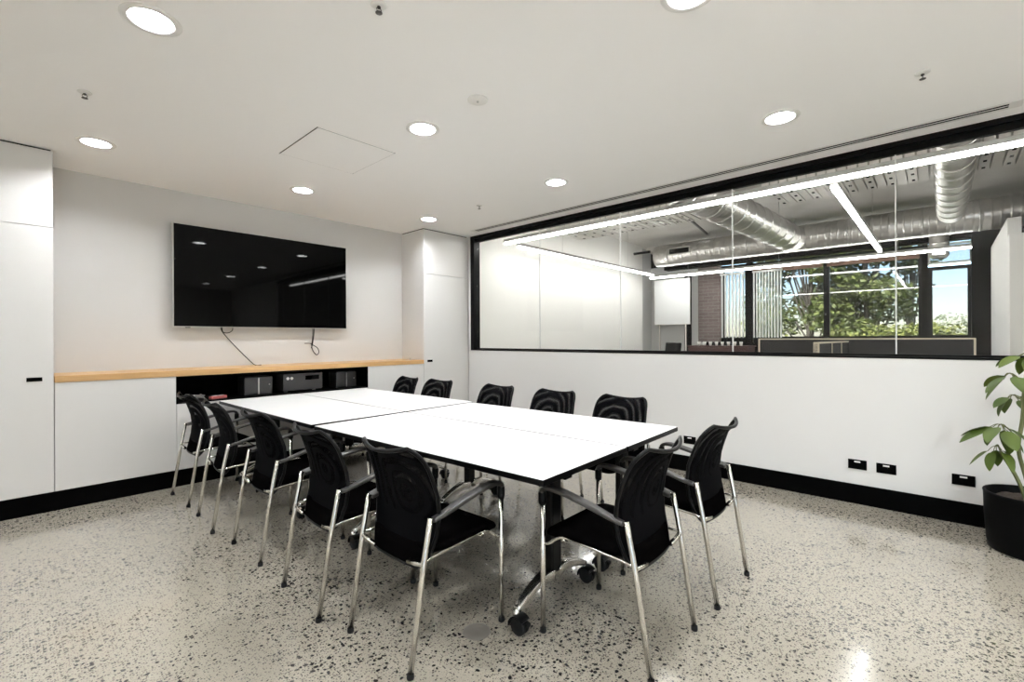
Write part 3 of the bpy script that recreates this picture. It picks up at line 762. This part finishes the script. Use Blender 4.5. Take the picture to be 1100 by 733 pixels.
t = thing('bench_cabinet', 'low maroon bench below the white slats', 'cabinet', (10.6, 3.55, 0))
obj('body', bx(-.25, .25, -.62, .62, 0, 1.10, bev=.006), 'maroon', t); obj('top', bx(-.27, .27, -.64, .64, 1.10, 1.13, bev=.004), 'maroon', t)
def tumbler(loc):
    k = NB(); lathe(k, [(0, 0), (.022, 0), (.036, .085), (.032, .085), (.019, .006), (0, .006)], n=16)
    return obj('tumbler', k, 'white_plastic', None, loc)
t0 = tumbler((10.42, 3.08, 1.13)); tag(t0, 'small pale tumbler standing in a row on the maroon bench', 'cup', 'tumblers in a row on the bench')
for k in range(1, 8):
    c = t0.copy(); COL.objects.link(c); c.location = (10.42, 3.08 + k * .125, 1.13)
t = thing('office_chair', 'black office chair seen just over the sill before the grey panel', 'chair', (9.7, 4.05, 0), 1.2)
k = NB(); sweep(k, catmull([(0, .22, .52), (0, .27, .75), (0, .25, 1.0), (0, .22, 1.20)], 5), rrect(.42, .05, .02), (0, 1, 0)); obj('backrest', k, 'plastic', t)
k = NB(); box(k, -.24, .24, -.22, .24, .44, .52, bev=.03); obj('seat', k, 'fabric', t)
k = NB(); lathe(k, [(0, .07), (.03, .07), (.03, .44), (0, .44)], n=12)
for a in range(5): tube(k, [(0, 0, .11), (.30 * math.cos(a * 1.2566), .30 * math.sin(a * 1.2566), .05)], .018, 8)
obj('base', k, 'plastic', t)
for a in range(5):
    k = NB(); lathe(k, [(0, -.02), (.03, -.02), (.03, .02), (0, .02)], (.30 * math.cos(a * 1.2566), .30 * math.sin(a * 1.2566), .03), n=12, axis='X'); obj('caster', k, 'rubber', t)

# linear pendant lights
def linear(p0, p1, label):
    p0, p1 = Vector(p0), Vector(p1); L = (p1 - p0).length; rz = math.atan2(p1.y - p0.y, p1.x - p0.x)
    t = thing('linear_pendant_light', label, 'light', p0, rz, 'white linear lights hung in the office')
    obj('housing', bx(0, L, -.03, .03, .018, .062, bev=.003), 'alu_matt', t)
    obj('diffuser', bx(.004, L - .004, -.026, .026, -.014, .018, bev=.006), 'tube', t)
    n = max(2, int(L / 1.6))
    for k in range(n):
        x = L * (k + .5) / n; q = NB(); tube(q, [(x, 0, .062), (x, 0, Z2 - p0.z)], .0022, 6); obj('hanger', q, 'steel', t)
linear((4.99, -1.6, 2.70), (4.99, 4.73, 2.70), 'long white linear light running close along the glass, the brightest streak')
linear((5.30, 4.74, 2.70), (9.80, 4.74, 2.70), 'white linear light running back beside the white side wall')
linear((10.25, -.36, 2.70), (10.25, 5.02, 2.70), 'long white linear light crossing in front of the far windows')
linear((5.22, .73, 2.70), (9.66, .73, 2.70), 'short-looking white linear light pointing back towards the far windows')

# ducts
def duct(p0, p1, r, label, rings=True):
    p0, p1 = Vector(p0), Vector(p1); d = p1 - p0; L = d.length
    t = bpy.data.objects.new('spiral_duct', None); COL.objects.link(t); t.location = p0
    t.rotation_mode = 'QUATERNION'; t.rotation_quaternion = d.to_track_quat('Z', 'Y')
    tag(t, label, 'duct', 'galvanised spiral ducts under the slab')
    k = NB(); lathe(k, [(0, 0), (r * .98, 0), (r, .02), (r, L - .02), (r * .98, L), (0, L)], n=40); obj('pipe', k, 'duct', t)
    n = int(L / .32); k = NB()
    for i in range(1, n):
        z = L * i / n; lathe(k, [(r - .004, z - .012), (r + .009, z - .010), (r + .009, z + .010), (r - .004, z + .012)], n=40)
    obj('seam_rings', k, 'steel', t)
    q = t.rotation_quaternion.inverted()
    for f_ in (.15, .35, .85):
        a = q @ Vector((0, 0, r)); b_ = q @ Vector((0, 0, Z2 - p0.z - .003))
        o = Vector((0, 0, L * f_)); k = NB(); tube(k, [o + a, o + b_], .006, 6); obj('hanger', k, 'steel', t)
    return t
duct((9.95, 4.70, 3.13), (9.95, -3.0, 3.13), .235, 'large horizontal spiral duct running in front of the far windows')
duct((4.8, 2.15, 3.0), (9.2, 1.90, 3.0), .225, 'wide spiral duct running back from the glass towards the middle of the office')
duct((4.75, -.10, 3.03), (8.9, -.11, 3.03), .150, 'narrower spiral duct running back beside the right glass joint')
t = thing('duct_spigot', 'short crinkled flexible duct dropping in front of the high window', 'duct', (10.5, .02, 2.60))
k = NB(); lathe(k, [(.09, 0)] + [(.12 + .010 * (i % 2), .04 + i * .03) for i in range(13)] + [(.12, .44)], n=24); obj('sleeve', k, 'duct', t)
t = thing('supply_grille', 'dark rectangular air grille on the left end of the large duct', 'grille', (9.714, 4.10, 3.16))
obj('frame', bx(-.012, .02, -.24, .24, -.07, .07, bev=.003), 'steel', t); obj('louvre', bx(-.014, -.010, -.21, .21, -.05, .05), 'dark_slot', t)

# ribbed deck panels under the slab
def deck(x0, x1, y0, y1, label):
    t = thing('ribbed_deck_panel', label, 'ceiling panel', (0, 0, 3.28), 0, 'ribbed metal panels under the slab')
    k = NB(); n = int((y1 - y0) / .10)
    for i in range(n):
        y = y0 + (y1 - y0) * i / n; box(k, x0, x1, y, y + .082, -.06, -.001)
    box(k, x0, x1, y0, y1, -.001, .02)
    for x in (x0 + .2, x1 - .2):
        for y in (y0 + .3, y1 - .3): box(k, x - .008, x + .008, y - .008, y + .008, .02, Z2 - 3.283)
    obj('ribs', k, 'slab', t)
    k = NB()
    for i in range(0, n, 2):
        y = y0 + (y1 - y0) * i / n
        for x in (x0 + .12, x0 + .45, x0 + .70, x1 - .12): box(k, x - .035, x + .035, y + .025, y + .055, -.063, -.0602)
    obj('slots', k, 'dark_slot', t)
deck(6.55, 7.65, -2.8, 1.70, 'ribbed metal ceiling band right of the wide duct')
deck(6.55, 7.65, 2.35, 5.2, 'ribbed metal ceiling band left of the wide duct')
t = thing('round_diffuser', 'white curved round air diffuser beside the wide duct near the glass', 'air diffuser', (5.35, 2.55, 3.18))
k = NB(); lathe(k, [(.26, .0), (.25, -.02), (.16, -.035), (.14, -.05), (.0, -.055)], n=32); obj('dish', k, 'white_metal', t)
k = NB(); lathe(k, [(.13, 0), (.13, .34)], n=24); obj('neck', k, 'white_metal', t)
def rod(pts, r, name, label, m_='black_frame'):
    k = NB(); tube(k, pts, r, 8); tag(obj(name, k, m_), label, 'pipe')
rod([(7.0, 3.05, 3.36), (9.4, 3.4, 3.36)], .022, 'black_conduit', 'black conduit under the slab left of the wide duct')
rod([(4.9, 1.0, 3.44), (6.3, 1.0, 3.44)], .018, 'grey_conduit', 'short dark conduit under the slab near the glass')
rod([(10.0, 4.9, 3.28), (10.0, 5.30, 3.28)], .03, 'pipe_stub', 'dark pipe stub beyond the left end of the large duct')

# ------------------------------------------------------------------ outside
tag(obj('ground_outside', bx(X2 + .3, 60, -30, 40, -3.4, -3.0), 'ground'), 'grassy ground far below the office windows', 'ground', kind='structure')
def foliage(bm, c, rad, n, size, r, bias=0.):
    c = Vector(c)
    for _ in range(n):
        while True:
            p = Vector((r.uniform(-1, 1), r.uniform(-1, 1), r.uniform(-1, 1)))
            if p.length <= 1: break
        p = p.normalized() * (p.length ** .6)
        q = c + Vector((p.x * rad[0], p.y * rad[1], p.z * rad[2]))
        a = Vector((r.gauss(0, 1), r.gauss(0, 1), r.gauss(0, .6))).normalized(); b_ = a.cross(Vector((r.gauss(0, 1), r.gauss(0, 1), r.gauss(0, 1)))).normalized()
        L = size * r.uniform(.6, 1.3); W_ = L * .42
        v = [bm.verts.new(q), bm.verts.new(q + a * L * .5 + b_ * W_ * .5), bm.verts.new(q + a * L), bm.verts.new(q + a * L * .5 - b_ * W_ * .5)]
        bm.faces.new(v)
def tree(x, y, z0, label, clumps, lm, size, seed, trunk=.12, name='leafy_tree', cat='tree', branches=True):
    r = random.Random(seed); t = thing(name, label, cat, (x, y, z0), 0, 'greenery outside the far windows')
    f = NB(); k = NB(); zt = max(c[2] for c in clumps)
    if branches:
        tube(k, [(0, 0, 0), (.1, .08, zt * .35), (-.05, -.06, zt * .7), (0, 0, zt)], trunk, 8, 6)
    for (cx, cy, cz, ra, rb, n) in clumps:
        foliage(f, (cx, cy, cz), (ra, ra, rb), n, size, r)
        if branches: tube(k, [(0, 0, cz * .62), (cx * .5, cy * .5, cz * .8), (cx, cy, cz)], trunk * .38, 6, 4)
    obj('trunk', k, 'bark', t) if branches else k.free()
    obj('foliage', f, lm, t)
rt = random.Random(5)
def cl(n, sy, z0, z1, ra, cnt, sx=1.):
    return [(rt.uniform(-sx, sx), rt.uniform(-sy, sy), rt.uniform(z0, z1), ra * rt.uniform(.6, 1.2), ra * rt.uniform(.45, .8), cnt) for _ in range(n)]
tree(18.5, 3.3, -3, 'dense olive-green tree filling the far window left of the mullion', cl(30, 1.6, 3.4, 8.6, .85, 420), 'leaf_dark', .22, 1, .07)
tree(18.0, 1.75, -3, 'dark bushy tree beside the mullion with sky on its right', cl(24, .8, 3.4, 7.3, .68, 400, .7), 'leaf_dark', .19, 2, .07)
tree(19.0, .72, -3, 'slender open tree with sky showing between its branches', cl(10, .45, 5.0, 8.4, .40, 130, .5), 'leaf_grey', .16, 3, .05)
tree(16.5, 1.0, -3, 'yellow-green shrub at the foot of the slender tree', cl(14, 1.3, 3.2, 4.75, .55, 300, .6), 'leaf_yellow', .13, 4, .05, 'leafy_shrub', 'shrub', False)
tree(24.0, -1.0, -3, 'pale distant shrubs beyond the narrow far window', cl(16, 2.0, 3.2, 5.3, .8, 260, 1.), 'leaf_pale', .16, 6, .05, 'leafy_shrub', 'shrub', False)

# ------------------------------------------------------------------ light from outside
wd = bpy.data.worlds.new('sky'); SC.world = wd; wd.use_nodes = True; nt = wd.node_tree
bg = nt.nodes['Background']; sk = nt.nodes.new('ShaderNodeTexSky'); sk.sky_type = 'NISHITA'; sk.sun_disc = False; sk.sun_elevation = math.radians(48); sk.sun_rotation = math.radians(-60)
sk.dust_density = .6; sk.ozone_density = 2.0
nt.links.new(sk.outputs[0], bg.inputs[0]); bg.inputs[1].default_value = .65
sl = bpy.data.lights.new('sun', 'SUN'); sl.energy = 24.; sl.angle = math.radians(.8); sl.color = (1, .98, .95)
so = bpy.data.objects.new('sun', sl); COL.objects.link(so)
so.rotation_euler = Vector((.62, -.22, -.75)).to_track_quat('-Z', 'Y').to_euler()

# ------------------------------------------------------------------ camera
cam = bpy.data.cameras.new('camera'); co_ = bpy.data.objects.new('camera', cam); COL.objects.link(co_)
f_px, cy_, yaw, rol = 500.36, 364.1, .7444, -.0047
F = Vector((math.cos(yaw), math.sin(yaw), 0)); Rr = Vector((math.sin(yaw), -math.cos(yaw), 0)); U = Vector((0, 0, 1))
Rr, U = Rr * math.cos(rol) + U * math.sin(rol), U * math.cos(rol) - Rr * math.sin(rol)
mw = Matrix((Rr, U, -F)).transposed().to_4x4(); mw.translation = Vector((0, 0, 1.3)); co_.matrix_world = mw
cam.sensor_width = 36; cam.lens = f_px / 1100 * 36; cam.shift_y = -(366.5 - cy_) / 1100; cam.clip_start = .05
SC.camera = co_
vs = SC.view_settings; vs.view_transform = 'Standard'; vs.look = 'None'; vs.gamma = 1; vs.use_curve_mapping = False; vs.exposure = .43
SC.cycles.max_bounces = 14; SC.cycles.diffuse_bounces = 8; SC.cycles.glossy_bounces = 6; SC.cycles.transparent_max_bounces = 24
SC.cycles.sample_clamp_indirect = 6.; SC.cycles.caustics_reflective = False; SC.cycles.caustics_refractive = False
